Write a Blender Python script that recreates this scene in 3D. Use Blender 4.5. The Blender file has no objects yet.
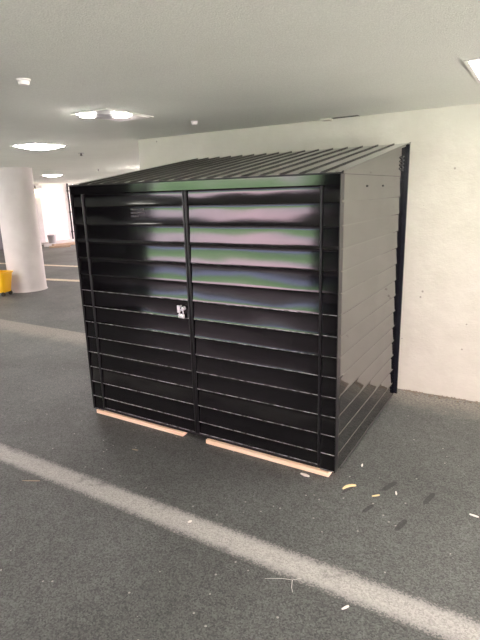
import bpy, bmesh, math, random
from mathutils import Vector, Matrix
random.seed(7)
scene = bpy.context.scene
C = scene.collection

# ------------------------------------------------------------------ camera
CAM_POS = (0.8925, -2.5057, 1.65)
FWD = Vector((-0.50261397, 0.82786071, -0.24904987)).normalized()
RGT = Vector((0.85837382, 0.51215471, -0.02986516)).normalized()
UP = RGT.cross(FWD).normalized()
cam_data = bpy.data.cameras.new('camera')
cam_data.sensor_fit = 'VERTICAL'
cam_data.sensor_height = 36.0
cam_data.lens = 493.81 * 36.0 / 640.0
cam = bpy.data.objects.new('camera', cam_data)
C.objects.link(cam)
cam.matrix_world = Matrix(((RGT.x, UP.x, -FWD.x, CAM_POS[0]),
                           (RGT.y, UP.y, -FWD.y, CAM_POS[1]),
                           (RGT.z, UP.z, -FWD.z, CAM_POS[2]),
                           (0, 0, 0, 1)))
scene.camera = cam

# ------------------------------------------------------------------ world: bright pinkish overcast sky outside the garage entrance
world = bpy.data.worlds.new('world')
scene.world = world
world.use_nodes = True
bg = world.node_tree.nodes['Background']
_nt = world.node_tree
_tc = _nt.nodes.new('ShaderNodeTexCoord')
_cl = _nt.nodes.new('ShaderNodeTexNoise')
_cl.inputs['Scale'].default_value = 7.0
_cl.inputs['Detail'].default_value = 4.0
_rp = _nt.nodes.new('ShaderNodeValToRGB')
_rp.color_ramp.elements[0].position = 0.36
_rp.color_ramp.elements[0].color = (0.50, 0.45, 0.50, 1)
_rp.color_ramp.elements[1].position = 0.62
_rp.color_ramp.elements[1].color = (1.0, 0.66, 0.76, 1)
_nt.links.new(_tc.outputs['Generated'], _cl.inputs['Vector'])
_nt.links.new(_cl.outputs['Fac'], _rp.inputs[0])
_nt.links.new(_rp.outputs[0], bg.inputs['Color'])
bg.inputs['Strength'].default_value = 14.5

sun_data = bpy.data.lights.new('sun', 'SUN')
sun_data.energy = 42.0
sun_data.angle = math.radians(2.0)
sun_data.color = (0.87, 1.0, 0.85)
sun = bpy.data.objects.new('sun', sun_data)
C.objects.link(sun)
sun.rotation_euler = (math.radians(14), math.radians(14), 0)

# ------------------------------------------------------------------ exposure
vs = scene.view_settings
vs.view_transform = 'Standard'
vs.look = 'None'
vs.gamma = 1.0
vs.exposure = 0.2
vs.use_curve_mapping = False

LAMP_NEAR = 20.0      # radiance of the lit lenses
LAMP_MID = 60.0
LAMP_FAR = 50.0

# ------------------------------------------------------------------ materials
def nd(nt, kind, **kw):
    n = nt.nodes.new(kind)
    for k, v in kw.items():
        setattr(n, k, v)
    return n

def mat(name, color, rough=0.6, metal=0.0, spec=0.5, emit=None, strength=0.0):
    m = bpy.data.materials.new(name)
    m.use_nodes = True
    b = m.node_tree.nodes['Principled BSDF']
    b.inputs['Base Color'].default_value = (*color, 1)
    b.inputs['Roughness'].default_value = rough
    b.inputs['Metallic'].default_value = metal
    b.inputs['Specular IOR Level'].default_value = spec
    if emit:
        b.inputs['Emission Color'].default_value = (*emit, 1)
        b.inputs['Emission Strength'].default_value = strength
    return m

def stones(nt, vec, scale):
    v = nd(nt, 'ShaderNodeTexVoronoi')
    v.inputs['Scale'].default_value = scale
    nt.links.new(vec, v.inputs['Vector'])
    sc = nd(nt, 'ShaderNodeSeparateColor')
    nt.links.new(v.outputs['Color'], sc.inputs[0])
    return sc.outputs[0]

def ramp(nt, src, p0, c0, p1, c1):
    r = nd(nt, 'ShaderNodeValToRGB')
    r.color_ramp.elements[0].position = p0
    r.color_ramp.elements[0].color = (*c0, 1)
    r.color_ramp.elements[1].position = p1
    r.color_ramp.elements[1].color = (*c1, 1)
    nt.links.new(src, r.inputs[0])
    return r.outputs[0]

def noise(nt, vec, scale, detail=4, rough=0.55):
    n = nd(nt, 'ShaderNodeTexNoise')
    n.inputs['Scale'].default_value = scale
    n.inputs['Detail'].default_value = detail
    n.inputs['Roughness'].default_value = rough
    nt.links.new(vec, n.inputs['Vector'])
    return n.outputs['Fac']

def mixc(nt, fac, a, b, mode='MIX'):
    n = nd(nt, 'ShaderNodeMix', data_type='RGBA', blend_type=mode)
    for s, v in ((n.inputs[0], fac), (n.inputs[6], a), (n.inputs[7], b)):
        if isinstance(v, (int, float)):
            s.default_value = v
        elif isinstance(v, tuple):
            s.default_value = (*v, 1)
        else:
            nt.links.new(v, s)
    return n.outputs[2]

def mth(nt, op, a, b=None, c=None):
    n = nd(nt, 'ShaderNodeMath', operation=op)
    for i, v in enumerate((a, b, c)):
        if v is None:
            continue
        if isinstance(v, (int, float)):
            n.inputs[i].default_value = v
        else:
            nt.links.new(v, n.inputs[i])
    return n.outputs[0]

def bump(nt, height, strength, dist):
    b = nd(nt, 'ShaderNodeBump')
    b.inputs['Strength'].default_value = strength
    b.inputs['Distance'].default_value = dist
    nt.links.new(height, b.inputs['Height'])
    nt.links.new(b.outputs[0], nt.nodes['Principled BSDF'].inputs['Normal'])

def pos(nt):
    return nd(nt, 'ShaderNodeNewGeometry').outputs['Position']

def g(v):                                   # sRGB 0-255 -> linear
    return tuple((x / 255 / 12.92) if x / 255 < 0.04045 else (((x / 255) + 0.055) / 1.055) ** 2.4 for x in v)

# gloss black painted steel with slight oil-canning
def black_paint(name, rough=0.07, wave=0.0005, base=(0.002, 0.002, 0.0025), ior=1.5):
    m = mat(name, base, rough, 0.0, 1.0)
    nt = m.node_tree
    b = nt.nodes['Principled BSDF']
    b.inputs['IOR'].default_value = ior
    b.inputs['Specular IOR Level'].default_value = 0.5
    p = pos(nt)
    mp = nd(nt, 'ShaderNodeMapping')
    mp.inputs['Scale'].default_value = (1.0, 1.0, 1.6)
    nt.links.new(p, mp.inputs['Vector'])
    n1 = noise(nt, mp.outputs[0], 2.4, 1, 0.4)
    n2 = noise(nt, p, 260, 2, 0.5)
    h = mth(nt, 'ADD', mth(nt, 'MULTIPLY', n1, 1.0), mth(nt, 'MULTIPLY', n2, 0.0025))
    bump(nt, h, 1.0, wave * 12)
    r = mth(nt, 'ADD', mth(nt, 'MULTIPLY', noise(nt, p, 7, 3), 0.06), rough - 0.03)
    nt.links.new(r, b.inputs['Roughness'])
    return m

M = {}
M['black'] = black_paint('gloss_black_steel', 0.10)
M['side'] = black_paint('gloss_black_side_steel', 0.05, 0.0004, ior=2.6)
M['trim'] = mat('satin_black_trim', (0.006, 0.006, 0.007), 0.35, 0, 0.4)
M['post'] = mat('blue_black_post', (0.007, 0.008, 0.013), 0.22, 0, 0.5)
M['steel'] = mat('bright_zinc', (0.85, 0.85, 0.86), 0.42, 0.7)
M['dusty_edge'] = mat('dusty_worn_edge', (0.20, 0.20, 0.21), 0.6, 0, 0.4)
M['white_plastic'] = mat('white_plastic', (0.78, 0.77, 0.74), 0.4)
M['ink'] = mat('faded_print', (0.09, 0.085, 0.09), 0.7)
_nt = M['dusty_edge'].node_tree
_nt.links.new(ramp(_nt, noise(_nt, pos(_nt), 22, 4, 0.7), 0.36, (0.012, 0.012, 0.013), 0.66, (0.42, 0.42, 0.43)), _nt.nodes['Principled BSDF'].inputs['Base Color'])
M['grey_plastic'] = mat('grey_plastic', (0.35, 0.35, 0.36), 0.5)
M['dark'] = mat('dark_recess', (0.10, 0.10, 0.09), 0.8)
M['rubber'] = mat('black_rubber', (0.012, 0.012, 0.012), 0.7)

def wood(name, c0, c1, axis):
    m = mat(name, c0, 0.75, 0, 0.2)
    nt = m.node_tree
    mp = nd(nt, 'ShaderNodeMapping')
    mp.inputs['Scale'].default_value = (2, 40, 60) if axis == 0 else (40, 2, 60)
    nt.links.new(pos(nt), mp.inputs['Vector'])
    n = noise(nt, mp.outputs[0], 1.5, 4)
    nt.links.new(ramp(nt, n, 0.3, c0, 0.7, c1), nt.nodes['Principled BSDF'].inputs['Base Color'])
    return m
M['wood'] = wood('raw_pine', g((236, 200, 166)), g((252, 228, 200)), 0)
M['old_wood'] = wood('weathered_boards', g((150, 125, 100)), g((200, 180, 158)), 1)
M['chip'] = mat('wood_chip', g((226, 208, 160)), 0.8, 0, 0.2)
M['chip_white'] = mat('pale_scrap', g((232, 230, 222)), 0.7, 0, 0.2)
M['twig'] = mat('dry_twig', g((150, 138, 120)), 0.85, 0, 0.2)
M['crumb'] = mat('plaster_crumb', (0.30, 0.26, 0.21), 0.9, 0, 0.2)
M['yellow'] = mat('yellow_plastic', g((232, 178, 20)), 0.4)

# asphalt floor
def asphalt():
    m = mat('asphalt', (0.06, 0.06, 0.056), 0.6, 0, 0.5)
    nt = m.node_tree
    b = nt.nodes['Principled BSDF']
    p = pos(nt)
    big = noise(nt, p, 0.9, 5, 0.6)
    c = ramp(nt, big, 0.3, (0.080, 0.086, 0.081), 0.72, (0.122, 0.130, 0.124))
    grain = stones(nt, p, 165)
    c = mixc(nt, 1.0, c, ramp(nt, grain, 0.0, (0.45, 0.45, 0.45), 1.0, (1.4, 1.4, 1.4)), 'MULTIPLY')
    c = mixc(nt, 0.45, c, ramp(nt, noise(nt, p, 16, 5, 0.7), 0.32, (0.62, 0.62, 0.62), 0.7, (1.25, 1.25, 1.25)), 'MULTIPLY')
    # pale aggregate specks
    v = nd(nt, 'ShaderNodeTexVoronoi')
    v.inputs['Scale'].default_value = 26
    nt.links.new(p, v.inputs['Vector'])
    rnd = nd(nt, 'ShaderNodeSeparateColor')
    nt.links.new(v.outputs['Color'], rnd.inputs[0])
    speck = mth(nt, 'MULTIPLY', mth(nt, 'LESS_THAN', v.outputs['Distance'], 0.14), mth(nt, 'GREATER_THAN', rnd.outputs[0], 0.90))
    c = mixc(nt, mth(nt, 'MULTIPLY', speck, 0.75), c, (0.42, 0.41, 0.38))
    # dusty fringe along the concrete wall
    sx = nd(nt, 'ShaderNodeSeparateXYZ')
    nt.links.new(p, sx.inputs[0])
    fr = mth(nt, 'ADD', sx.outputs[1], mth(nt, 'MULTIPLY', noise(nt, p, 9, 4), 0.35))
    fm = nd(nt, 'ShaderNodeMapRange', interpolation_type='SMOOTHSTEP')
    nt.links.new(fr, fm.inputs[0])
    fm.inputs[1].default_value = 1.25; fm.inputs[2].default_value = 1.62
    fgr = mth(nt, 'MULTIPLY', fm.outputs[0], mth(nt, 'LESS_THAN', sx.outputs[1], 1.6))
    fgr = mth(nt, 'MULTIPLY', fgr, ramp_val(nt, noise(nt, p, 60, 4, 0.7), 0.35, 0.7))
    c = mixc(nt, fgr, c, (0.36, 0.33, 0.28))
    # dark rubbed tyre-scuff dashes beside the shed
    for (x0, y0, a, l, w) in ((0.304, 0.057, 69, 0.065, 0.016), (0.523, 0.04, 77, 0.068, 0.014), (0.258, -0.205, 71, 0.046, 0.012), (0.443, -0.257, 76, 0.055, 0.015), (0.107, -0.09, 67, 0.05, 0.008)):
        a = math.radians(a)
        dx = mth(nt, 'SUBTRACT', sx.outputs[0], x0); dy = mth(nt, 'SUBTRACT', sx.outputs[1], y0)
        u = mth(nt, 'ADD', mth(nt, 'MULTIPLY', dx, math.cos(a) / l), mth(nt, 'MULTIPLY', dy, math.sin(a) / l))
        w_ = mth(nt, 'ADD', mth(nt, 'MULTIPLY', dx, -math.sin(a) / w), mth(nt, 'MULTIPLY', dy, math.cos(a) / w))
        d = mth(nt, 'ADD', mth(nt, 'POWER', mth(nt, 'ABSOLUTE', u), 4.0), mth(nt, 'MULTIPLY', w_, w_))
        k = mth(nt, 'MULTIPLY', mth(nt, 'LESS_THAN', d, 1.0), 0.72)
        c = mixc(nt, k, c, (0.022, 0.022, 0.022))
    nt.links.new(c, b.inputs['Base Color'])
    bump(nt, mth(nt, 'ADD', grain, mth(nt, 'MULTIPLY', noise(nt, p, 60, 3), 0.6)), 0.2, 0.003)
    nt.links.new(mth(nt, 'ADD', mth(nt, 'MULTIPLY', big, -0.35), 0.78), b.inputs['Roughness'])
    return m

def ramp_val(nt, src, a, b):
    n = nd(nt, 'ShaderNodeMapRange')
    nt.links.new(src, n.inputs[0])
    n.inputs[1].default_value = a; n.inputs[2].default_value = b
    return n.outputs[0]
M['asphalt'] = asphalt()

def line_paint(name, col, half, worn):
    m = mat(name, col, 0.75, 0, 0.3)
    nt = m.node_tree
    tc = nd(nt, 'ShaderNodeTexCoord')
    sx = nd(nt, 'ShaderNodeSeparateXYZ')
    nt.links.new(tc.outputs['Object'], sx.inputs[0])
    p = pos(nt)
    grain = stones(nt, p, 165)
    soft = noise(nt, p, 14, 4, 0.6)
    edge = mth(nt, 'DIVIDE', mth(nt, 'ABSOLUTE', sx.outputs[1]), half)
    e = mth(nt, 'ADD', edge, mth(nt, 'MULTIPLY', mth(nt, 'SUBTRACT', soft, 0.5), 0.35))
    e = mth(nt, 'ADD', e, mth(nt, 'MULTIPLY', mth(nt, 'SUBTRACT', grain, 0.5), 0.5))
    k = nd(nt, 'ShaderNodeMapRange', interpolation_type='SMOOTHSTEP')
    nt.links.new(e, k.inputs[0])
    k.inputs[1].default_value = 0.5; k.inputs[2].default_value = 1.0
    k.inputs[3].default_value = worn; k.inputs[4].default_value = 0.0
    base = ramp(nt, grain, 0.0, (0.04, 0.043, 0.04), 1.0, (0.135, 0.143, 0.137))
    pc = mixc(nt, 0.5, col, ramp(nt, grain, 0.0, (0.5, 0.5, 0.5), 1.0, (1.4, 1.4, 1.4)), 'MULTIPLY')
    kk = mth(nt, 'MULTIPLY', k.outputs[0], ramp_val(nt, noise(nt, p, 5, 5, 0.65), 0.22, 0.42))
    nt.links.new(mixc(nt, kk, base, pc), nt.nodes['Principled BSDF'].inputs['Base Color'])
    bump(nt, grain, 0.2, 0.003)
    return m

# rough painted concrete
def concrete(name, c0, c1, pit, scale=3.0, bstr=0.5):
    m = mat(name, c0, 0.85, 0, 0.2)
    nt = m.node_tree
    b = nt.nodes['Principled BSDF']
    p = pos(nt)
    big = noise(nt, p, scale, 6, 0.6)
    c = ramp(nt, big, 0.3, c0, 0.7, c1)
    v = nd(nt, 'ShaderNodeTexVoronoi')
    v.inputs['Scale'].default_value = 7.0
    nt.links.new(p, v.inputs['Vector'])
    rnd = nd(nt, 'ShaderNodeSeparateColor')
    nt.links.new(v.outputs['Color'], rnd.inputs[0])
    hole = mth(nt, 'MULTIPLY', mth(nt, 'LESS_THAN', mth(nt, 'ADD', v.outputs['Distance'], mth(nt, 'MULTIPLY', noise(nt, p, 60, 2), 0.05)), 0.085), mth(nt, 'GREATER_THAN', rnd.outputs[1], 0.66))
    c = mixc(nt, mth(nt, 'MULTIPLY', hole, pit), c, (0.20, 0.18, 0.15))
    nt.links.new(c, b.inputs['Base Color'])
    h = mth(nt, 'ADD', mth(nt, 'MULTIPLY', noise(nt, p, 9, 6, 0.65), 1.0), mth(nt, 'MULTIPLY', hole, -0.4))
    bump(nt, h, bstr, 0.02)
    return m
M['wall'] = concrete('cream_concrete', (0.57, 0.56, 0.48), (0.65, 0.64, 0.56), 0.6, 3.0, 0.38)
M['far_wall'] = concrete('white_plaster', (0.64, 0.60, 0.59), (0.70, 0.67, 0.66), 0.0)
M['grey_wall'] = concrete('grey_concrete', (0.40, 0.39, 0.38), (0.48, 0.47, 0.46), 0.1)
M['dim_wall'] = concrete('dark_concrete', (0.055, 0.055, 0.06), (0.075, 0.075, 0.08), 0.0)
M['dado'] = concrete('dark_grey_paint', (0.14, 0.14, 0.145), (0.17, 0.17, 0.175), 0.0)
M['column'] = concrete('pale_concrete', (0.60, 0.575, 0.555), (0.68, 0.655, 0.635), 0.1, 3.0, 0.25)

def ceiling_mat():
    m = mat('stippled_ceiling', (0.6, 0.6, 0.55), 0.9, 0, 0.1)
    nt = m.node_tree
    p = pos(nt)
    big = noise(nt, p, 1.2, 4)
    fine = noise(nt, p, 150, 3, 0.65)
    c = ramp(nt, big, 0.3, (0.73, 0.755, 0.69), 0.7, (0.79, 0.815, 0.75))
    c = mixc(nt, 0.6, c, ramp(nt, fine, 0.3, (0.80, 0.80, 0.80), 0.7, (1.08, 1.08, 1.08)), 'MULTIPLY')
    nt.links.new(c, nt.nodes['Principled BSDF'].inputs['Base Color'])
    bump(nt, fine, 0.5, 0.008)
    return m
M['ceiling'] = ceiling_mat()
M['lens_near'] = mat('lit_lens_near', (0.9, 0.9, 0.9), 0.4, emit=(1.0, 0.97, 0.86), strength=LAMP_NEAR)
M['lens_mid'] = mat('lit_lens_mid', (0.9, 0.9, 0.9), 0.4, emit=(1.0, 0.93, 0.90), strength=LAMP_MID)
M['lens_far'] = mat('lit_lens_far', (0.9, 0.9, 0.9), 0.4, emit=(1.0, 0.88, 0.88), strength=LAMP_FAR)
M['bulb'] = mat('lit_tube', (0.9, 0.9, 0.9), 0.4, emit=(1.0, 0.93, 0.86), strength=170)
M['fill_tube'] = mat('lit_fill_tube', (0.9, 0.9, 0.9), 0.4, emit=(1.0, 0.97, 0.89), strength=90)  # this and the pinkish tube serve the added, unseen fill battens
M['fill_tube_pink'] = mat('lit_pinkish_fill_tube', (0.9, 0.9, 0.9), 0.4, emit=(1.0, 0.91, 0.89), strength=330)
M['warm_lamp'] = mat('lit_warm_lamp', (0.9, 0.9, 0.8), 0.4, emit=(1.0, 0.80, 0.45), strength=60)
M['grass'] = concrete('grass_bank', (0.10, 0.20, 0.09), (0.20, 0.34, 0.17), 0.0)
M['dark_asphalt'] = mat('dark_asphalt', (0.015, 0.015, 0.016), 0.8, 0, 0.2)
M['bounce_ground'] = concrete('pale_bounce_ground', (0.52, 0.50, 0.47), (0.60, 0.58, 0.55), 0.0)  # ground of the added yards that bounce daylight inside
M['road'] = mat('bluish_road', (0.10, 0.13, 0.26), 0.6)
M['kerb'] = mat('far_pale_road', (0.13, 0.15, 0.22), 0.6)

# ------------------------------------------------------------------ mesh helpers
def obj(name, bm, m, parent=None, smooth=None):
    me = bpy.data.meshes.new(name)
    bmesh.ops.recalc_face_normals(bm, faces=bm.faces[:])
    if smooth is not None:
        for f in bm.faces:
            f.smooth = True
        for e in bm.edges:
            e.smooth = not (len(e.link_faces) == 2 and e.calc_face_angle(0) > smooth)
    bm.to_mesh(me)
    bm.free()
    me.materials.append(m)
    o = bpy.data.objects.new(name, me)
    C.objects.link(o)
    o.parent = parent
    return o

def inst(name, src, parent, loc=(0, 0, 0)):
    o = src.copy()
    o.name = name
    C.objects.link(o)
    o.parent = parent
    o.location = loc
    return o

def empty(name, loc=(0, 0, 0), rz=0.0, parent=None):
    o = bpy.data.objects.new(name, None)
    C.objects.link(o)
    o.location = loc
    o.rotation_euler = (0, 0, rz)
    o.parent = parent
    o.empty_display_size = 0.1
    return o

def tag(o, label, cat, group=None):
    o['label'] = label
    o['category'] = cat
    if group:
        o['group'] = group
    return o

def struct(o, label=None, cat=None):
    o['kind'] = 'structure'
    if label:
        o['label'] = label
    if cat:
        o['category'] = cat
    return o

def box(bm, x0, x1, y0, y1, z0, z1, bev=0.0):
    vs_ = [bm.verts.new((x, y, z)) for x in (x0, x1) for y in (y0, y1) for z in (z0, z1)]
    fs = [(0, 1, 3, 2), (4, 6, 7, 5), (0, 4, 5, 1), (2, 3, 7, 6), (0, 2, 6, 4), (1, 5, 7, 3)]
    faces = [bm.faces.new([vs_[i] for i in f]) for f in fs]
    if bev:
        es = set(e for f in faces for e in f.edges)
        bmesh.ops.bevel(bm, geom=list(es), offset=bev, segments=2, affect='EDGES', profile=0.5)
    return bm

def boxo(name, x0, x1, y0, y1, z0, z1, m, parent=None, bev=0.0):
    return obj(name, box(bmesh.new(), x0, x1, y0, y1, z0, z1, bev), m, parent, 0.3 if bev else None)

def lathe(bm, prof, seg=24, cx=0, cy=0, cap=True):
    rings = []
    for r, z in prof:
        rings.append([bm.verts.new((cx + r * math.cos(2 * math.pi * i / seg), cy + r * math.sin(2 * math.pi * i / seg), z)) for i in range(seg)])
    for a, b in zip(rings, rings[1:]):
        for i in range(seg):
            bm.faces.new((a[i], a[(i + 1) % seg], b[(i + 1) % seg], b[i]))
    if cap:
        bm.faces.new(rings[0][::-1]); bm.faces.new(rings[-1])
    return bm

def tube(bm, pts, r, seg=8):
    pts = [Vector(p) for p in pts]
    rings = []
    n0 = None
    for i, p in enumerate(pts):
        t = (pts[min(i + 1, len(pts) - 1)] - pts[max(i - 1, 0)]).normalized()
        ref = n0 if n0 is not None else (Vector((0, 0, 1)) if abs(t.z) < 0.9 else Vector((1, 0, 0)))
        n = (ref - t * ref.dot(t)).normalized()
        n0 = n
        b = t.cross(n)
        rr = r[i] if isinstance(r, (list, tuple)) else r
        rings.append([bm.verts.new(p + (n * math.cos(2 * math.pi * k / seg) + b * math.sin(2 * math.pi * k / seg)) * rr) for k in range(seg)])
    for a, c in zip(rings, rings[1:]):
        for k in range(seg):
            bm.faces.new((a[k], a[(k + 1) % seg], c[(k + 1) % seg], c[k]))
    bm.faces.new(rings[0][::-1]); bm.faces.new(rings[-1])
    return bm

def grid_rects(xs, ys, holes):
    xs = sorted(set(xs + [h[0] for h in holes] + [h[1] for h in holes]))
    ys = sorted(set(ys + [h[2] for h in holes] + [h[3] for h in holes]))
    for xa, xb in zip(xs, xs[1:]):
        for ya, yb in zip(ys, ys[1:]):
            mx, my = (xa + xb) / 2, (ya + yb) / 2
            if not any(h[0] < mx < h[1] and h[2] < my < h[3] for h in holes):
                yield xa, xb, ya, yb

# ------------------------------------------------------------------ room
HC = 2.2023
YW = 1.5258
XL = -2.70
X0, X1, Y0, Y1 = -15.0, 5.0, -8.0, 13.5
OPEN = (-8.4, -3.45)              # entrance to daylight in the wall behind the camera

bm = bmesh.new()
box(bm, X0 - .3, X1 + .3, Y0 - .3, Y1 + .3, -0.12, 0.0)
struct(obj('floor', bm, M['asphalt']), 'dark grey asphalt garage floor with scuffs and specks', 'floor')

# fixtures: x0,x1,y0,y1 (openings in the ceiling)
FIX = [(-1.88, -1.59, 0.0, 0.43, 'open'),
       (-3.95, -3.60, 0.98, 1.38, 'mid'),
       (-9.45, -9.15, 5.62, 5.98, 'far'),
       (0.535, 1.07, 0.15, 0.69, 'near'),
       (-12.9, -12.35, 10.6, 11.15, 'far'),  # unseen light added for illumination
       (-4.2, -3.8, -3.2, -2.8, 'near'),
       (2.4, 2.95, -3.4, -2.85, 'near'),  # from here on: unseen lights added for illumination and reflections
       (-1.3, -0.75, -4.6, -4.05, 'near'),
       (3.4, 3.95, -0.6, -0.05, 'near'),
       (-8.4, -7.85, 0.6, 1.15, 'mid'),
       (-8.4, -7.85, 9.2, 9.75, 'far'),
       ]
VENT = (-0.62, -0.40, 1.455, YW)
holes = [f[:4] for f in FIX] + [VENT]
bm = bmesh.new()
for xa, xb, ya, yb in grid_rects([X0 - .3, X1 + .3], [Y0 - .3, Y1 + .3], holes):
    bm.faces.new([bm.verts.new(c) for c in ((xa, ya, HC), (xa, yb, HC), (xb, yb, HC), (xb, ya, HC))])
bmesh.ops.remove_doubles(bm, verts=bm.verts[:], dist=1e-5)
# slab top
bm.faces.new([bm.verts.new(c) for c in ((X0 - .3, Y0 - .3, HC + .3), (X1 + .3, Y0 - .3, HC + .3), (X1 + .3, Y1 + .3, HC + .3), (X0 - .3, Y1 + .3, HC + .3))])
struct(obj('ceiling', bm, M['ceiling']), 'pale grey stippled concrete ceiling', 'ceiling')

# the big cream concrete wall behind the shed (a solid block)
bm = box(bmesh.new(), XL, X1, YW, Y1, 0, HC)
struct(obj('wall_back', bm, M['wall']), 'rough cream painted concrete wall behind the black shed', 'wall')
# low kerbs of unseen sides, opened so that daylight brightens the ceiling
struct(boxo('kerb_right', X1, X1 + .3, Y0, YW, 0, 0.12, M['grey_wall']), 'concrete kerb along the unseen right side, opened for daylight', 'kerb')
struct(boxo('wall_far', X0 - .3, X0, 1.0, Y1, 0, HC, M['far_wall']), 'bright white wall at the far end of the garage', 'wall')
struct(boxo('wall_left', X0 - .3, X0, Y0, -3.0, 0, HC, M['dim_wall']), 'dark concrete wall left of the open side', 'wall')
struct(boxo('kerb_left', X0 - .3, X0, -3.0, 1.0, 0, 0.12, M['grey_wall']), 'concrete kerb along the unseen left side, opened for daylight', 'kerb')
struct(boxo('bounce_yard_left', -60, X0 - .3, Y0 - .3, Y1 + .3, -0.14, -0.02, M['bounce_ground']), 'added unseen pale yard that bounces light in from the left side', 'yard')  # unseen ground added to bounce daylight onto the left ceiling
struct(boxo('kerb_end', X0, XL, Y1, Y1 + .3, 0, 0.12, M['grey_wall']), 'concrete kerb along the unseen far end, opened for daylight', 'kerb')
bm = bmesh.new()
box(bm, X0, OPEN[0], Y0 - .3, Y0, 0, HC)
box(bm, OPEN[1], X1, Y0 - .3, Y0, 0, HC)
struct(obj('wall_front', bm, M['dim_wall']), 'dark concrete wall beside the daylight entrance', 'wall')

# outside the entrance
bm = bmesh.new()
box(bm, -40, 30, -60, Y0 - .3, -0.14, -0.02)
struct(obj('driveway', bm, M['dark_asphalt']), 'dark asphalt driveway outside the entrance', 'driveway')
bm = bmesh.new()
box(bm, -60, 40, -17, -10.6, -0.02, -0.005)
struct(obj('road', bm, M['road']), 'bluish road outside the garage', 'road')
bm = bmesh.new()
prof = [(-17.0, 0), (-17.6, 0.55), (-18.5, 0.98), (-20, 1.24), (-23, 1.45), (-30, 1.6)]
nseg = 60
rows = []
for y, z in prof:
    rows.append([bm.verts.new((-50 + 80 * i / nseg, y + random.uniform(-.15, .15), max(0, z + random.uniform(-.07, .07)) if z else 0)) for i in range(nseg + 1)])
for a, b in zip(rows, rows[1:]):
    for i in range(nseg):
        bm.faces.new((a[i], a[i + 1], b[i + 1], b[i]))
struct(obj('grass_bank', bm, M['grass'], None, 1.0), 'green grass bank beyond the road', 'grass')

struct(boxo('bounce_yard_right', X1 + .3, 60, Y0 - .3, 60, -0.14, -0.02, M['bounce_ground']), 'added unseen pale yard that bounces sunlight in from the right side', 'yard')  # unseen sunlit ground added to throw light up at the ceiling
struct(boxo('bounce_yard_end', -60, X1 + .3, Y1 + .3, 60, -0.14, -0.02, M['bounce_ground']), 'added unseen pale yard that bounces light in from the far end', 'yard')  # added out of view to light the far area

# dark dado on the far left wall behind the column, and the pilaster beside it
struct(boxo('trim_1', X0, X0 + .02, 6.2, 8.40, 0, 0.93, M['dado']), 'dark grey painted lower band on the far wall behind the column', 'trim')
struct(boxo('wall_pilaster', X0, X0 + .12, 9.20, 9.70, 0, HC, M['grey_wall']), 'grey concrete pilaster on the far wall', 'pilaster')
bm = box(bmesh.new(), X0, X0 + .9, 9.0, 13.4, 0, 0.09, 0.01)
struct(obj('kerb', bm, M['grey_wall']), 'low concrete kerb along the far white wall', 'kerb')

# ceiling notch beside the wall
bm = bmesh.new()
x0, x1, y0, y1 = VENT
for q in (((x0, y0, HC), (x0, y0, HC + .05), (x1, y0, HC + .05), (x1, y0, HC)), ((x0, y1, HC), (x1, y1, HC), (x1, y1, HC + .05), (x0, y1, HC + .05)),
          ((x0, y0, HC), (x0, y1, HC), (x0, y1, HC + .05), (x0, y0, HC + .05)), ((x1, y0, HC), (x1, y0, HC + .05), (x1, y1, HC + .05), (x1, y1, HC)),
          ((x0, y0, HC + .05), (x0, y1, HC + .05), (x1, y1, HC + .05), (x1, y0, HC + .05))):
    bm.faces.new([bm.verts.new(c) for c in q])
bmesh.ops.remove_doubles(bm, verts=bm.verts[:], dist=1e-5)
o = struct(obj('ceiling_notch', bm, M['dark']), 'dark rectangular notch in the ceiling against the cream wall', 'notch')
tag(boxo('junction_plate', -0.705, -0.625, 1.45, YW - .002, HC - .012, HC - .0005, M['wall'], None, 0.003), 'small pale plate on the ceiling beside the dark notch', 'plate')

# round column
bm = bmesh.new()
lathe(bm, [(0.345, 0.0), (0.335, 0.015), (0.33, 0.04), (0.328, 0.3), (0.328, HC - .001)], 48)
o = obj('column', bm, M['column'], None, 0.5)
o.location = (-7.325, 3.335, 0)
struct(o, 'thick round pale concrete column on the left', 'column')

# ------------------------------------------------------------------ parking lines
def line(name, x0, x1, yc, half, m, label, rz=0.0):
    bm = box(bmesh.new(), -(x1 - x0) / 2, (x1 - x0) / 2, -half, half, 0.0002, 0.0015)
    o = obj(name, bm, m)
    o.location = ((x0 + x1) / 2, yc, 0)
    o.rotation_euler = (0, 0, rz)
    tag(o, label, 'road marking', 'painted parking lines')
line('parking_line', -6.5, 5.0, -0.772, 0.092, line_paint('worn_white_line', (0.42, 0.415, 0.39), 0.092, 0.95), 'wide worn white parking line crossing the asphalt in front of the shed')
pl = line_paint('cream_line', (0.75, 0.66, 0.50), 0.13, 0.9)
line('parking_line', -9.2, -3.0, 4.55, 0.13, pl, 'cream parking line nearer the round column', math.radians(9))
line('parking_line', -12.0, -5.5, 5.92, 0.13, pl, 'cream parking line farther back toward the white wall', math.radians(7))

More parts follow.
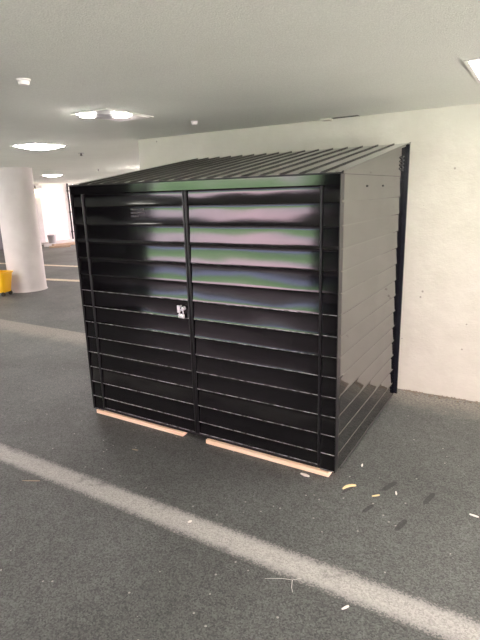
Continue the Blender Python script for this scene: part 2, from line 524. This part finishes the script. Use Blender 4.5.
# ------------------------------------------------------------------ ceiling fixtures
names = ['square ceiling light with exposed bulbs and half-open cover above the shed',
         'square lit ceiling light left of the shed, in front of the column',
         'small lit ceiling light far away beside the column top',
         'bright square ceiling light at the right edge of the photo',
         'added unseen ceiling light nearest the far white wall, hidden by the shed',
         'square lit ceiling light behind the photographer, facing the left door',
         'added unseen ceiling light behind the photographer, far to the right',
         'added unseen ceiling light straight behind the photographer',
         'added unseen ceiling light over the bay right of the shed',
         'added unseen ceiling light left of the round column, outside the photo',
         'added unseen ceiling light deep behind the cream wall corner']
for i, (x0, x1, y0, y1, kind) in enumerate(FIX):
    t = empty('ceiling_light', ((x0 + x1) / 2, (y0 + y1) / 2, HC))
    tag(t, names[i], 'ceiling light', 'recessed ceiling lights')
    hx, hy = (x1 - x0) / 2, (y1 - y0) / 2
    bm = bmesh.new()
    dp = 0.09
    A = [(-hx, -hy), (hx, -hy), (hx, hy), (-hx, hy)]
    lo = [bm.verts.new((x, y, 0)) for x, y in A]
    hi = [bm.verts.new((x * .94, y * .94, dp)) for x, y in A]
    for k in range(4):
        bm.faces.new((lo[k], lo[(k + 1) % 4], hi[(k + 1) % 4], hi[k]))
    bm.faces.new(hi)
    obj('housing', bm, M['dark'] if kind == 'open' else M['white_plastic'], t)
    bm = bmesh.new()
    fw = 0.018
    box(bm, -hx - fw, hx + fw, -hy - fw, -hy, -0.006, -0.0005)
    box(bm, -hx - fw, hx + fw, hy, hy + fw, -0.006, -0.0005)
    box(bm, -hx - fw, -hx, -hy, hy, -0.006, -0.0005)
    box(bm, hx, hx + fw, -hy, hy, -0.006, -0.0005)
    obj('frame', bm, M['ceiling'] if kind == 'open' else M['white_plastic'], t)
    if kind == 'open':
        # unlit cover panel still in the far half of the opening
        boxo('cover_panel', -hx + .005, hx - .005, 0.03, hy - .005, -0.012, -0.004, M['white_plastic'], t, 0.002)
        # lamp holder between the bulbs
        bm = bmesh.new()
        lathe(bm, [(0.01, -0.030), (0.06, -0.028), (0.075, -0.015), (0.075, 0.02)], 24)
        o = obj('lamp_holder', bm, M['grey_plastic'], t, 0.6)
        o.location = (0.0, -0.09, 0)
        ang = math.radians(42)
        for s in (-1, 1):
            bm = bmesh.new()
            for off in (-0.018, 0.018):
                px, py = -math.sin(ang) * off, math.cos(ang) * off
                pts = [(s * math.cos(ang) * r_ + px, s * math.sin(ang) * r_ + py, -0.012) for r_ in (0.07, 0.10, 0.13, 0.16)]
                tube(bm, pts, [0.012, 0.0125, 0.0125, 0.009], 10)
            o = obj('bulb', bm, M['bulb'], t, 0.9)
            o.location = (0.0, -0.09, 0)
    else:
        # shallow pillow lens that drops a little below the ceiling
        bm = bmesh.new()
        n = 8
        V = {}
        for a in range(n + 1):
            for b in range(n + 1):
                u, v = a / n * 2 - 1, b / n * 2 - 1
                V[a, b] = bm.verts.new((u * hx * .985, v * hy * .985, -0.004 - 0.035 * (1 - u ** 4) * (1 - v ** 4)))
        for a in range(n):
            for b in range(n):
                bm.faces.new((V[a, b], V[a, b + 1], V[a + 1, b + 1], V[a + 1, b]))
        obj('lens', bm, M['lens_' + kind], t, 1.0)

# unseen bare-tube battens added as fill to brighten the ceiling
def batten(x, y, rz, label, L=1.25, drop=0.22, m='fill_tube'):
    t = empty('fill_batten_light', (x, y, HC), math.radians(rz))
    tag(t, label, 'added fill light', 'added fill battens')
    boxo('tray', -L / 2, L / 2, -.035, .035, -drop, -drop + .05, M['white_plastic'], t, 0.004)
    for s in (-1, 1):
        obj('tube', tube(bmesh.new(), [(-L / 2 + .03, s * .065, -drop + .02), (L / 2 - .03, s * .065, -drop + .02)], 0.014, 10), M[m], t, 1.0)
        obj('hanger', tube(bmesh.new(), [(s * L * .4, 0, -drop + .05), (s * L * .4, 0, 0)], 0.006, 6), M['steel'], t, 1.0)
batten(1.6, -4.4, 0, 'added unseen twin-tube fill light behind the photographer')
batten(4.3, -1.6, 90, 'added unseen twin-tube fill light far to the right of the shed')
batten(-6.4, -0.6, 30, 'added unseen twin-tube fill light left of the photographer', drop=0.6, m='fill_tube_pink')

batten(-5.2, 6.2, 60, 'added unseen twin-tube fill light round the corner of the cream wall', drop=0.6, m='fill_tube_pink')

# ------------------------------------------------------------------ detectors and sprinklers on the ceiling
def detector(x, y, r, h, label):
    t = empty('smoke_detector', (x, y, HC))
    tag(t, label, 'detector', 'ceiling detectors')
    bm = lathe(bmesh.new(), [(r * 1.25, -0.001), (r * 1.25, -h * .25), (r * 1.1, -h * .3)], 24)
    obj('base', bm, M['white_plastic'], t, 0.5)
    bm = lathe(bmesh.new(), [(r, -h * .3), (r * .98, -h * .7), (r * .8, -h), (r * .3, -h * 1.02)], 24)
    obj('cap', bm, M['white_plastic'], t, 0.5)
detector(-1.28, -0.835, 0.026, 0.026, 'white round detector on the ceiling, nearest the camera at upper left')
detector(-1.505, 0.85, 0.024, 0.026, 'small white round detector on the ceiling above the shed roof')

def sprinkler(x, y, label):
    t = empty('sprinkler', (x, y, HC))
    tag(t, label, 'sprinkler', 'ceiling sprinklers')
    obj('escutcheon', lathe(bmesh.new(), [(0.04, -0.001), (0.036, -0.004), (0.014, -0.006)], 20), M['grey_plastic'], t, 0.5)
    obj('stem', lathe(bmesh.new(), [(0.009, -0.006), (0.009, -0.03)], 12), M['dark'], t, 0.5)
    obj('deflector', lathe(bmesh.new(), [(0.018, -0.03), (0.018, -0.033)], 16), M['dark'], t, 0.5)
sprinkler(-4.22, 2.144, 'small sprinkler head on the ceiling left of the cream wall corner')
sprinkler(-6.87, 4.958, 'tiny sprinkler head farther back, just above the left roof edge')

# ------------------------------------------------------------------ shed
W, D, HF, HB = 2.0, 1.42, 1.7366, 1.9629
ZB = 0.031
PITCH = 0.1208
ZT = 1.588
SH = empty('garden_shed', (0, 0, 0))
tag(SH, 'glossy black steel lean-to storage shed with double doors against the cream wall', 'shed')

def lap_profile(h, tmax=0.115, lip=0.0048, back=-0.006, seg=9, head=0.0013):
    """closed outline (out, z): concave flare towards the bottom, small lip, then return"""
    pts = [(back, h)]
    hl = h - lip
    for i in range(seg + 1):
        s = hl * (i / seg) ** 1.15
        pts.append((tmax * s * s / (2 * h) + head * max(0.0, 1 - s / (0.13 * h)) ** 2, h - s))
    o, z = pts[-1]
    for k in range(1, 5):
        a = tmax + (math.radians(62) - tmax) * k / 4
        o += lip / 4 * math.tan(a) * .62
        z -= lip / 4
        pts.append((o, z))
    pts.append((o - 0.001, -0.002))
    pts.append((0.001, -0.002))
    pts.append((back, 0.004))
    return pts

def strip(name, L, h, m, parent, along, outv, upv, origin, dusty=False, **kw):
    prof = lap_profile(h, **kw)
    bm = bmesh.new()
    al, ou, up = Vector(along), Vector(outv), Vector(upv)
    ends = []
    for s in (0, L):
        ends.append([bm.verts.new(al * s + ou * o + up * z) for o, z in prof])
    n = len(prof)
    for i in range(n):
        j = (i + 1) % n
        bm.faces.new((ends[0][i], ends[0][j], ends[1][j], ends[1][i]))
    bm.faces.new(ends[0][::-1]); bm.faces.new(ends[1])
    if dusty:
        sg = kw.get('seg', 9)
        bm.faces.ensure_lookup_table()
        for i in range(sg + 1, sg + 4):
            bm.faces[i].material_index = 1
    o = obj(name, bm, m, parent, math.radians(24))
    if dusty:
        o.data.materials.append(M['dusty_edge'])
    o.location = origin
    return o

laps = [ZT - PITCH * k for k in range(13)]      # lower edges of the strips, topmost first
def fill(part, L, m, along, outv, org, ztop, zbot, tmax=0.115, dust=True):
    """stack of lap strips from ztop down to zbot on one flat panel"""
    protos = {}
    z_hi = ztop
    for k, z in enumerate(laps + [zbot]):
        key = (round(z_hi - z, 5), dust and z < 0.99)
        if key in protos:
            inst('siding_strip', protos[key], part, (org[0], org[1], z))
        else:
            protos[key] = strip('siding_strip', L, z_hi - z, m, part, along, outv, (0, 0, 1), (org[0], org[1], z), dusty=key[1], tmax=tmax)
        z_hi = z

# doors
DT, DB = 1.672, 0.052
for k, (xa, xb) in enumerate(((-1.893, -0.9985), (-0.9915, -0.098))):
    d = empty('door', (0, 0, 0), 0, SH)
    d['label'] = ('left' if k == 0 else 'right') + ' black lap-sided door'
    fill(d, xb - xa - 0.024, M['black'], (1, 0, 0), (0, -1, 0), (xa + 0.012, 0.0), DT, DB)
    for xs in (xa, xb - 0.012):
        boxo('stile', xs, xs + 0.012, -0.014, 0.012, DB, DT + .002, M['trim'], d, 0.002)
    boxo('backing', xa + .002, xb - .002, 0.007, 0.012, DB, DT, M['trim'], d)
    if k == 0:
        # door pull and lock
        pull = boxo('handle', -1.087, -1.062, -0.034, -0.0295, 0.905, 0.955, M['steel'], d, 0.002)
        bm = bmesh.new()
        for zz in (0.915, 0.945):
            bmesh.ops.create_cone(bm, cap_ends=True, segments=12, radius1=0.006, radius2=0.006, depth=0.032, matrix=Matrix.Translation((-1.0745, -0.016, zz)) @ Matrix.Rotation(math.pi / 2, 4, 'X'))
        obj('handle_post', bm, M['steel'], pull, 0.6)
        bm = bmesh.new()
        bmesh.ops.create_cone(bm, cap_ends=True, segments=20, radius1=0.013, radius2=0.012, depth=0.02, matrix=Matrix.Translation((-1.042, -0.022, 0.935)) @ Matrix.Rotation(math.pi / 2, 4, 'X'))
        obj('lock_cylinder', bm, M['steel'], d, 0.6)
        bm = box(bmesh.new(), -1.085, -1.037, -0.030, -0.017, 0.868, 0.897, 0.004)
        pad = obj('padlock', bm, M['steel'], d, 0.6)
        bm = bmesh.new()
        tube(bm, [(-1.076, -0.0235, 0.896), (-1.076, -0.0235, 0.914), (-1.071, -0.0235, 0.923), (-1.061, -0.0235, 0.927), (-1.051, -0.0235, 0.923), (-1.046, -0.0235, 0.914), (-1.046, -0.0235, 0.896)], 0.0032, 8)
        obj('shackle', bm, M['steel'], pad, 1.0)
        # faint printed notice on the second strip
        bm = bmesh.new()
        for r in range(3):
            zc = 1.566 - r * 0.022
            xx = -1.445
            end = -1.33 if r < 2 else -1.38
            while xx < end:
                l = random.uniform(.010, .028)
                box(bm, xx, min(xx + l, end), -0.0065, -0.001, zc - .0045, zc + .0045)
                xx += l + .006
        obj('printed_notice', bm, M['ink'], d)

# front frame: corner strips and header
fr = empty('front_frame', (0, 0, 0), 0, SH)
fill(fr, 0.098, M['black'], (1, 0, 0), (0, -1, 0), (-W, 0.0), 1.676, ZB)
fill(fr, 0.092, M['black'], (1, 0, 0), (0, -1, 0), (-0.094, 0.0), 1.676, ZB)
boxo('sill', -1.9, -0.096, -0.004, 0.03, ZB, 0.049, M['trim'], fr, 0.002)
for xs in (-W - .003, -0.002):
    boxo('corner_post', xs, xs + 0.005, -0.016, 0.04, ZB, HF - .004, M['trim'], fr, 0.0015)
boxo('header', -W, 0.0, -0.012, 0.02, 1.676, HF - .006, M['black'], SH, 0.0015)
for v in bpy.data.objects['header'].data.vertices:        # face leans forward a degree
    if v.co.y < 0 and v.co.z < 1.70:
        v.co.y += 0.0014

# side walls
YE = 1.335
for sx in (0, 1):
    sw = empty('side_wall', (0, 0, 0), 0, SH)
    x = 0.0 if sx == 0 else -W
    al, ou = ((0, 1, 0), (1, 0, 0)) if sx == 0 else ((0, 1, 0), (-1, 0, 0))
    fill(sw, YE - 0.006, M['side'], al, ou, (x, 0.006), HF - .008, ZB, 0.05, False)
    # gable wedge between the top strip and the sloping roof
    bm = bmesh.new()
    slope = (HB - HF) / D
    s_ = 1 if sx == 0 else -1
    prof = [(0.006, HF - .006), (YE, HF - .006), (YE, HF + slope * YE - .003), (0.006, HF + slope * .006 - .003)]
    a = [bm.verts.new((x - s_ * .006, y, z)) for y, z in prof]
    b = [bm.verts.new((x + s_ * .0015, y, z)) for y, z in prof]
    for i in range(4):
        j = (i + 1) % 4
        bm.faces.new((a[i], a[j], b[j], b[i]))
    bm.faces.new(a[::-1]); bm.faces.new(b)
    obj('gable', bm, M['side'], sw)
    if sx == 0:
        for yy, zz in ((0.44, 1.668), (0.78, 1.668)):
            bm = bmesh.new()
            bmesh.ops.create_uvsphere(bm, u_segments=10, v_segments=6, radius=0.006, matrix=Matrix.Translation((x + .002, yy, zz)))
            obj('screw', bm, M['rubber'], sw, 1.0)
        # small black coil hanging at the rear top
        bm = bmesh.new()
        pts = []
        for i in range(46):
            tt = i / 45
            pts.append((0.010 + .004 * math.sin(tt * 8 * math.pi), 1.235 + 0.022 * math.cos(tt * 8 * math.pi), 1.868 - 0.10 * tt))
        tube(bm, pts, 0.004, 6)
        obj('spring', bm, M['rubber'], sw, 1.0)
        boxo('rear_post', x - .03, x + .030, YE, YE + .018, ZB, HB - .01, M['post'], SH, 0.002)
    else:
        boxo('rear_post', x - .03, x + .03, YE, D, ZB, HB - .01, M['post'], SH, 0.002)
boxo('rear_wall', -W + .03, -0.03, D - .02, D - .01, ZB, HB - .01, M['trim'], SH)
tag(boxo('timber_runner', -0.075, -0.004, 0.10, YE, 0.0, ZB - .003, M['trim'], None, 0.002), 'black timber runner under the right side wall of the shed', 'runner')

# roof made of lapped panels running from front to back
rf = empty('roof', (0, 0, 0), 0, SH)
sl = Vector((0, D + .018, (HB - HF) * (D + .018) / D))
L = sl.length
al = sl.normalized()
nrm = Vector((1, 0, 0)).cross(al).normalized()
first = None
npan = 17
pw = (W + 0.03) / npan
for i in range(npan):
    x = 0.016 - pw * i
    loc = (x, -0.016, HF - (HB - HF) / D * 0.016 + .004)
    if first is None:
        first = strip('roof_panel', L, pw, M['side'], rf, al, nrm, (-1, 0, 0), loc, tmax=0.012, lip=0.012, back=-0.004, seg=6, head=0.0)
    else:
        inst('roof_panel', first, rf, loc)
boxo('roof_edge', -W - .014, 0.014, -0.018, -0.006, HF - .007, HF + .0005, M['trim'], rf, 0.002)
bm = bmesh.new()
for p_ in ((0.006, 0.020),):
    q0 = Vector((p_[0], -0.016, HF - .008)); q1 = q0 + al * L
    a = [bm.verts.new(v) for v in (q0, q0 + Vector((p_[1], 0, 0)) * .5, q0 + Vector((p_[1] * .5, 0, .014)), q0 + Vector((0, 0, .014)))]
    b = [bm.verts.new(v) for v in (q1, q1 + Vector((p_[1], 0, 0)) * .5, q1 + Vector((p_[1] * .5, 0, .014)), q1 + Vector((0, 0, .014)))]
    for i in range(4):
        j = (i + 1) % 4
        bm.faces.new((a[i], a[j], b[j], b[i]))
    bm.faces.new(a[::-1]); bm.faces.new(b)
obj('rake_trim', bm, M['side'], rf)

# ------------------------------------------------------------------ raw planks the doors stand on
tag(boxo('wooden_plank', -1.968, -1.118, -0.020, 0.085, 0.0, 0.0285, M['wood'], None, 0.002), 'raw pine plank under the left shed door', 'plank', 'planks under the shed')
tag(boxo('wooden_plank', -0.918, -0.034, -0.024, 0.085, 0.0, 0.0285, M['wood'], None, 0.002), 'raw pine plank under the right shed door', 'plank', 'planks under the shed')

# ------------------------------------------------------------------ chips and scraps on the floor
def scrap(name, x, y, l, w, rz, m, label, cat, bend=0.0, h=0.004):
    bm = bmesh.new()
    n = 6
    top, bot = [], []
    for i in range(n + 1):
        t = i / n * 2 - 1
        hw = w / 2 * (1 - 0.55 * abs(t) ** 2.2) * (1 + random.uniform(-.12, .12))
        cy = bend * (1 - t * t)
        zz = 0.0006
        for s in (-1, 1):
            top.append(bm.verts.new((t * l / 2, cy + s * hw, zz + h * (1 + .3 * t))))
            bot.append(bm.verts.new((t * l / 2, cy + s * hw, zz)))
    for i in range(n):
        a = 2 * i
        bm.faces.new((top[a], top[a + 1], top[a + 3], top[a + 2]))
        bm.faces.new((bot[a], bot[a + 2], bot[a + 3], bot[a + 1]))
        bm.faces.new((top[a], top[a + 2], bot[a + 2], bot[a]))
        bm.faces.new((top[a + 1], bot[a + 1], bot[a + 3], top[a + 3]))
    bm.faces.new((top[0], bot[0], bot[1], top[1]))
    bm.faces.new((top[-2], top[-1], bot[-1], bot[-2]))
    o = obj(name, bm, m)
    o.location = (x, y, 0)
    o.rotation_euler = (0, 0, math.radians(rz))
    tag(o, label, cat, 'scraps on the asphalt')
ck, cw, tw = M['chip'], M['chip_white'], M['twig']
scrap('wood_chip', -0.166, -0.068, 0.060, 0.022, -8, cw, 'rectangular pale wood chip just in front of the right plank end', 'wood chip')
scrap('wood_chip', 0.108, -0.066, 0.085, 0.018, 50, ck, 'longest curved pale wood shaving on the asphalt right of the plank', 'wood chip', 0.012, 0.006)
scrap('wood_chip', 0.262, -0.075, 0.045, 0.009, 40, ck, 'slim pale wood sliver between the dark scuff marks', 'wood chip')
scrap('wood_chip', 0.101, 0.195, 0.030, 0.010, 100, cw, 'tiny white wood chip beside the shed side wall', 'wood chip')
scrap('wood_chip', 0.355, 0.0, 0.030, 0.009, 110, cw, 'tiny white scrap right of the slim sliver', 'wood chip')
scrap('paper_scrap', 0.752, -0.009, 0.045, 0.012, -10, cw, 'white paper scrap near the right edge of the photo', 'scrap')
scrap('paper_scrap', 0.37, -0.889, 0.035, 0.009, 55, cw, 'crumpled white scrap below the white line, lower right', 'scrap')
scrap('paper_scrap', -0.515, -0.752, 0.022, 0.014, 60, cw, 'small white scrap lying on the white line', 'scrap')
scrap('wood_chip', -1.29, -0.321, 0.045, 0.008, 10, tw, 'dull brown chip on the asphalt in front of the left plank', 'wood chip')
scrap('twig', -1.595, -0.902, 0.11, 0.006, 26, tw, 'thin brown twig below the white line, lower left', 'twig')
bm = bmesh.new()
tube(bm, [(-.09, -.05, .003), (-.02, -.012, .004), (.02, .0, .004), (.05, .03, .003)], [.0005, .0008, .0008, .0004], 6)
tube(bm, [(.02, .0, .004), (.035, -.04, .003), (.05, -.06, .002)], [.0012, .001, .0006], 6)
o = obj('twig', bm, cw, None, 1.0)
o.location = (0.10, -0.86, 0)
tag(o, 'forked pale twig lying across the lower edge of the white line', 'twig', 'scraps on the asphalt')

# ------------------------------------------------------------------ yellow mop bucket by the column
mb = empty('mop_bucket', (-7.30, 2.72, 0), math.radians(20))
tag(mb, 'yellow plastic mop bucket beside the round column', 'bucket')
bm = bmesh.new()
def ring(hx, hy, z, r=.06):
    out = []
    for (cx, cy, a0) in ((hx - r, hy - r, 0), (-hx + r, hy - r, 90), (-hx + r, -hy + r, 180), (hx - r, -hy + r, 270)):
        for k in range(4):
            a = math.radians(a0 + 30 * k)
            out.append((cx + r * math.cos(a), cy + r * math.sin(a), z))
    return out
rings = [ring(.18, .12, .07), ring(.23, .155, .40), ring(.245, .17, .405), ring(.245, .17, .43), ring(.22, .148, .43), ring(.175, .115, .10)]
vr = [[bm.verts.new(c) for c in r] for r in rings]
for a, b in zip(vr, vr[1:]):
    for i in range(16):
        bm.faces.new((a[i], a[(i + 1) % 16], b[(i + 1) % 16], b[i]))
bm.faces.new(vr[0][::-1]); bm.faces.new(vr[-1])
obj('tub', bm, M['yellow'], mb, 0.6)
bm = bmesh.new()
box(bm, -.20, -.01, -.13, .13, .40, .49, 0.02)
wr = obj('wringer', bm, M['yellow'], mb, 0.6)
bm = tube(bmesh.new(), [(-.10, .10, .47), (-.16, .11, .56), (-.24, .11, .62)], .012, 8)
obj('lever', bm, M['yellow'], wr, 1.0)
for sx in (-1, 1):
    for sy in (-1, 1):
        bm = bmesh.new()
        bmesh.ops.create_cone(bm, cap_ends=True, segments=16, radius1=.035, radius2=.035, depth=.025, matrix=Matrix.Translation((sx * .15, sy * .10, .035)) @ Matrix.Rotation(math.pi / 2, 4, 'X'))
        box(bm, sx * .15 - .015, sx * .15 + .015, sy * .10 - .018, sy * .10 + .018, .055, .08)
        obj('caster', bm, M['rubber'], mb, 0.6)

# ------------------------------------------------------------------ far end: pipe, lamp, bucket, boards
dp = empty('drain_pipe', (X0 + .07, 11.03, 0))
tag(dp, 'thin dark vertical pipe on the far white wall beside the shed edge', 'pipe')
obj('pipe', tube(bmesh.new(), [(0, 0, 0.09), (0, 0, HC)], 0.035, 12), M['trim'], dp, 1.0)
for z in (0.35, 1.1, 1.9):
    obj('clamp', tube(bmesh.new(), [(0, 0, z), (0, 0, z + .05)], 0.05, 12), M['trim'], dp, 1.0)

wl = empty('wall_lamp', (X0 + .12, 9.60, 1.93))
tag(wl, 'warm glowing wall lamp on the pilaster beside the column', 'wall lamp')
boxo('housing', 0.0, 0.12, -.13, .13, 0.05, 0.2, M['grey_plastic'], wl, 0.01)
boxo('lens', 0.01, 0.11, -.11, .11, -0.02, 0.049, M['warm_lamp'], wl, 0.01)

pb = empty('paint_bucket', (-14.25, 9.50, 0.09))
tag(pb, 'small grey paint bucket on the kerb by the far white wall', 'bucket')
obj('pail', lathe(bmesh.new(), [(.13, 0), (.16, .27), (.17, .275), (.17, .29), (.155, .29), (.125, .02)], 20), M['grey_plastic'], pb, 0.6)
obj('handle', tube(bmesh.new(), [(.165 * math.cos(a), 0, .27 + .10 * math.sin(a)) for a in [math.pi * k / 10 for k in range(11)]], .006, 6), M['steel'], pb, 1.0)
blabels = ['longest weathered board lying on the floor along the far kerb', 'short weathered board leaning over the far kerb by the bucket', 'pale board end nearest the shed along the far kerb']
for k, (x, y, l, w, h, rz) in enumerate(((-13.75, 9.75, 1.2, .16, .09, 84), (-13.45, 9.15, .7, .2, .06, 50), (-13.4, 10.45, .6, .2, .12, 97))):
    o = boxo('board', -l / 2, l / 2, -w / 2, w / 2, 0, h, M['old_wood'], None, 0.006)
    o.location = (x, y, 0)
    o.rotation_euler = (0, 0, math.radians(rz))
    tag(o, blabels[k], 'board', 'boards along the far kerb')

# ------------------------------------------------------------------ crumbs of plaster along the foot of the cream wall
bm = bmesh.new()
for i in range(420):
    x = random.uniform(0.04, 2.2)
    y = YW - 0.004 - abs(random.gauss(0, 0.035))
    r = random.uniform(0.002, 0.009)
    bmesh.ops.create_icosphere(bm, subdivisions=1, radius=r, matrix=Matrix.Translation((x, y, r * .5)) @ Matrix.Diagonal((random.uniform(.8, 1.6), random.uniform(.8, 1.4), random.uniform(.5, .9), 1)))
o = obj('plaster_crumbs', bm, M['crumb'])
o['kind'] = 'stuff'
o['label'] = 'crumbs of plaster and grit along the foot of the cream wall'
o['category'] = 'grit'
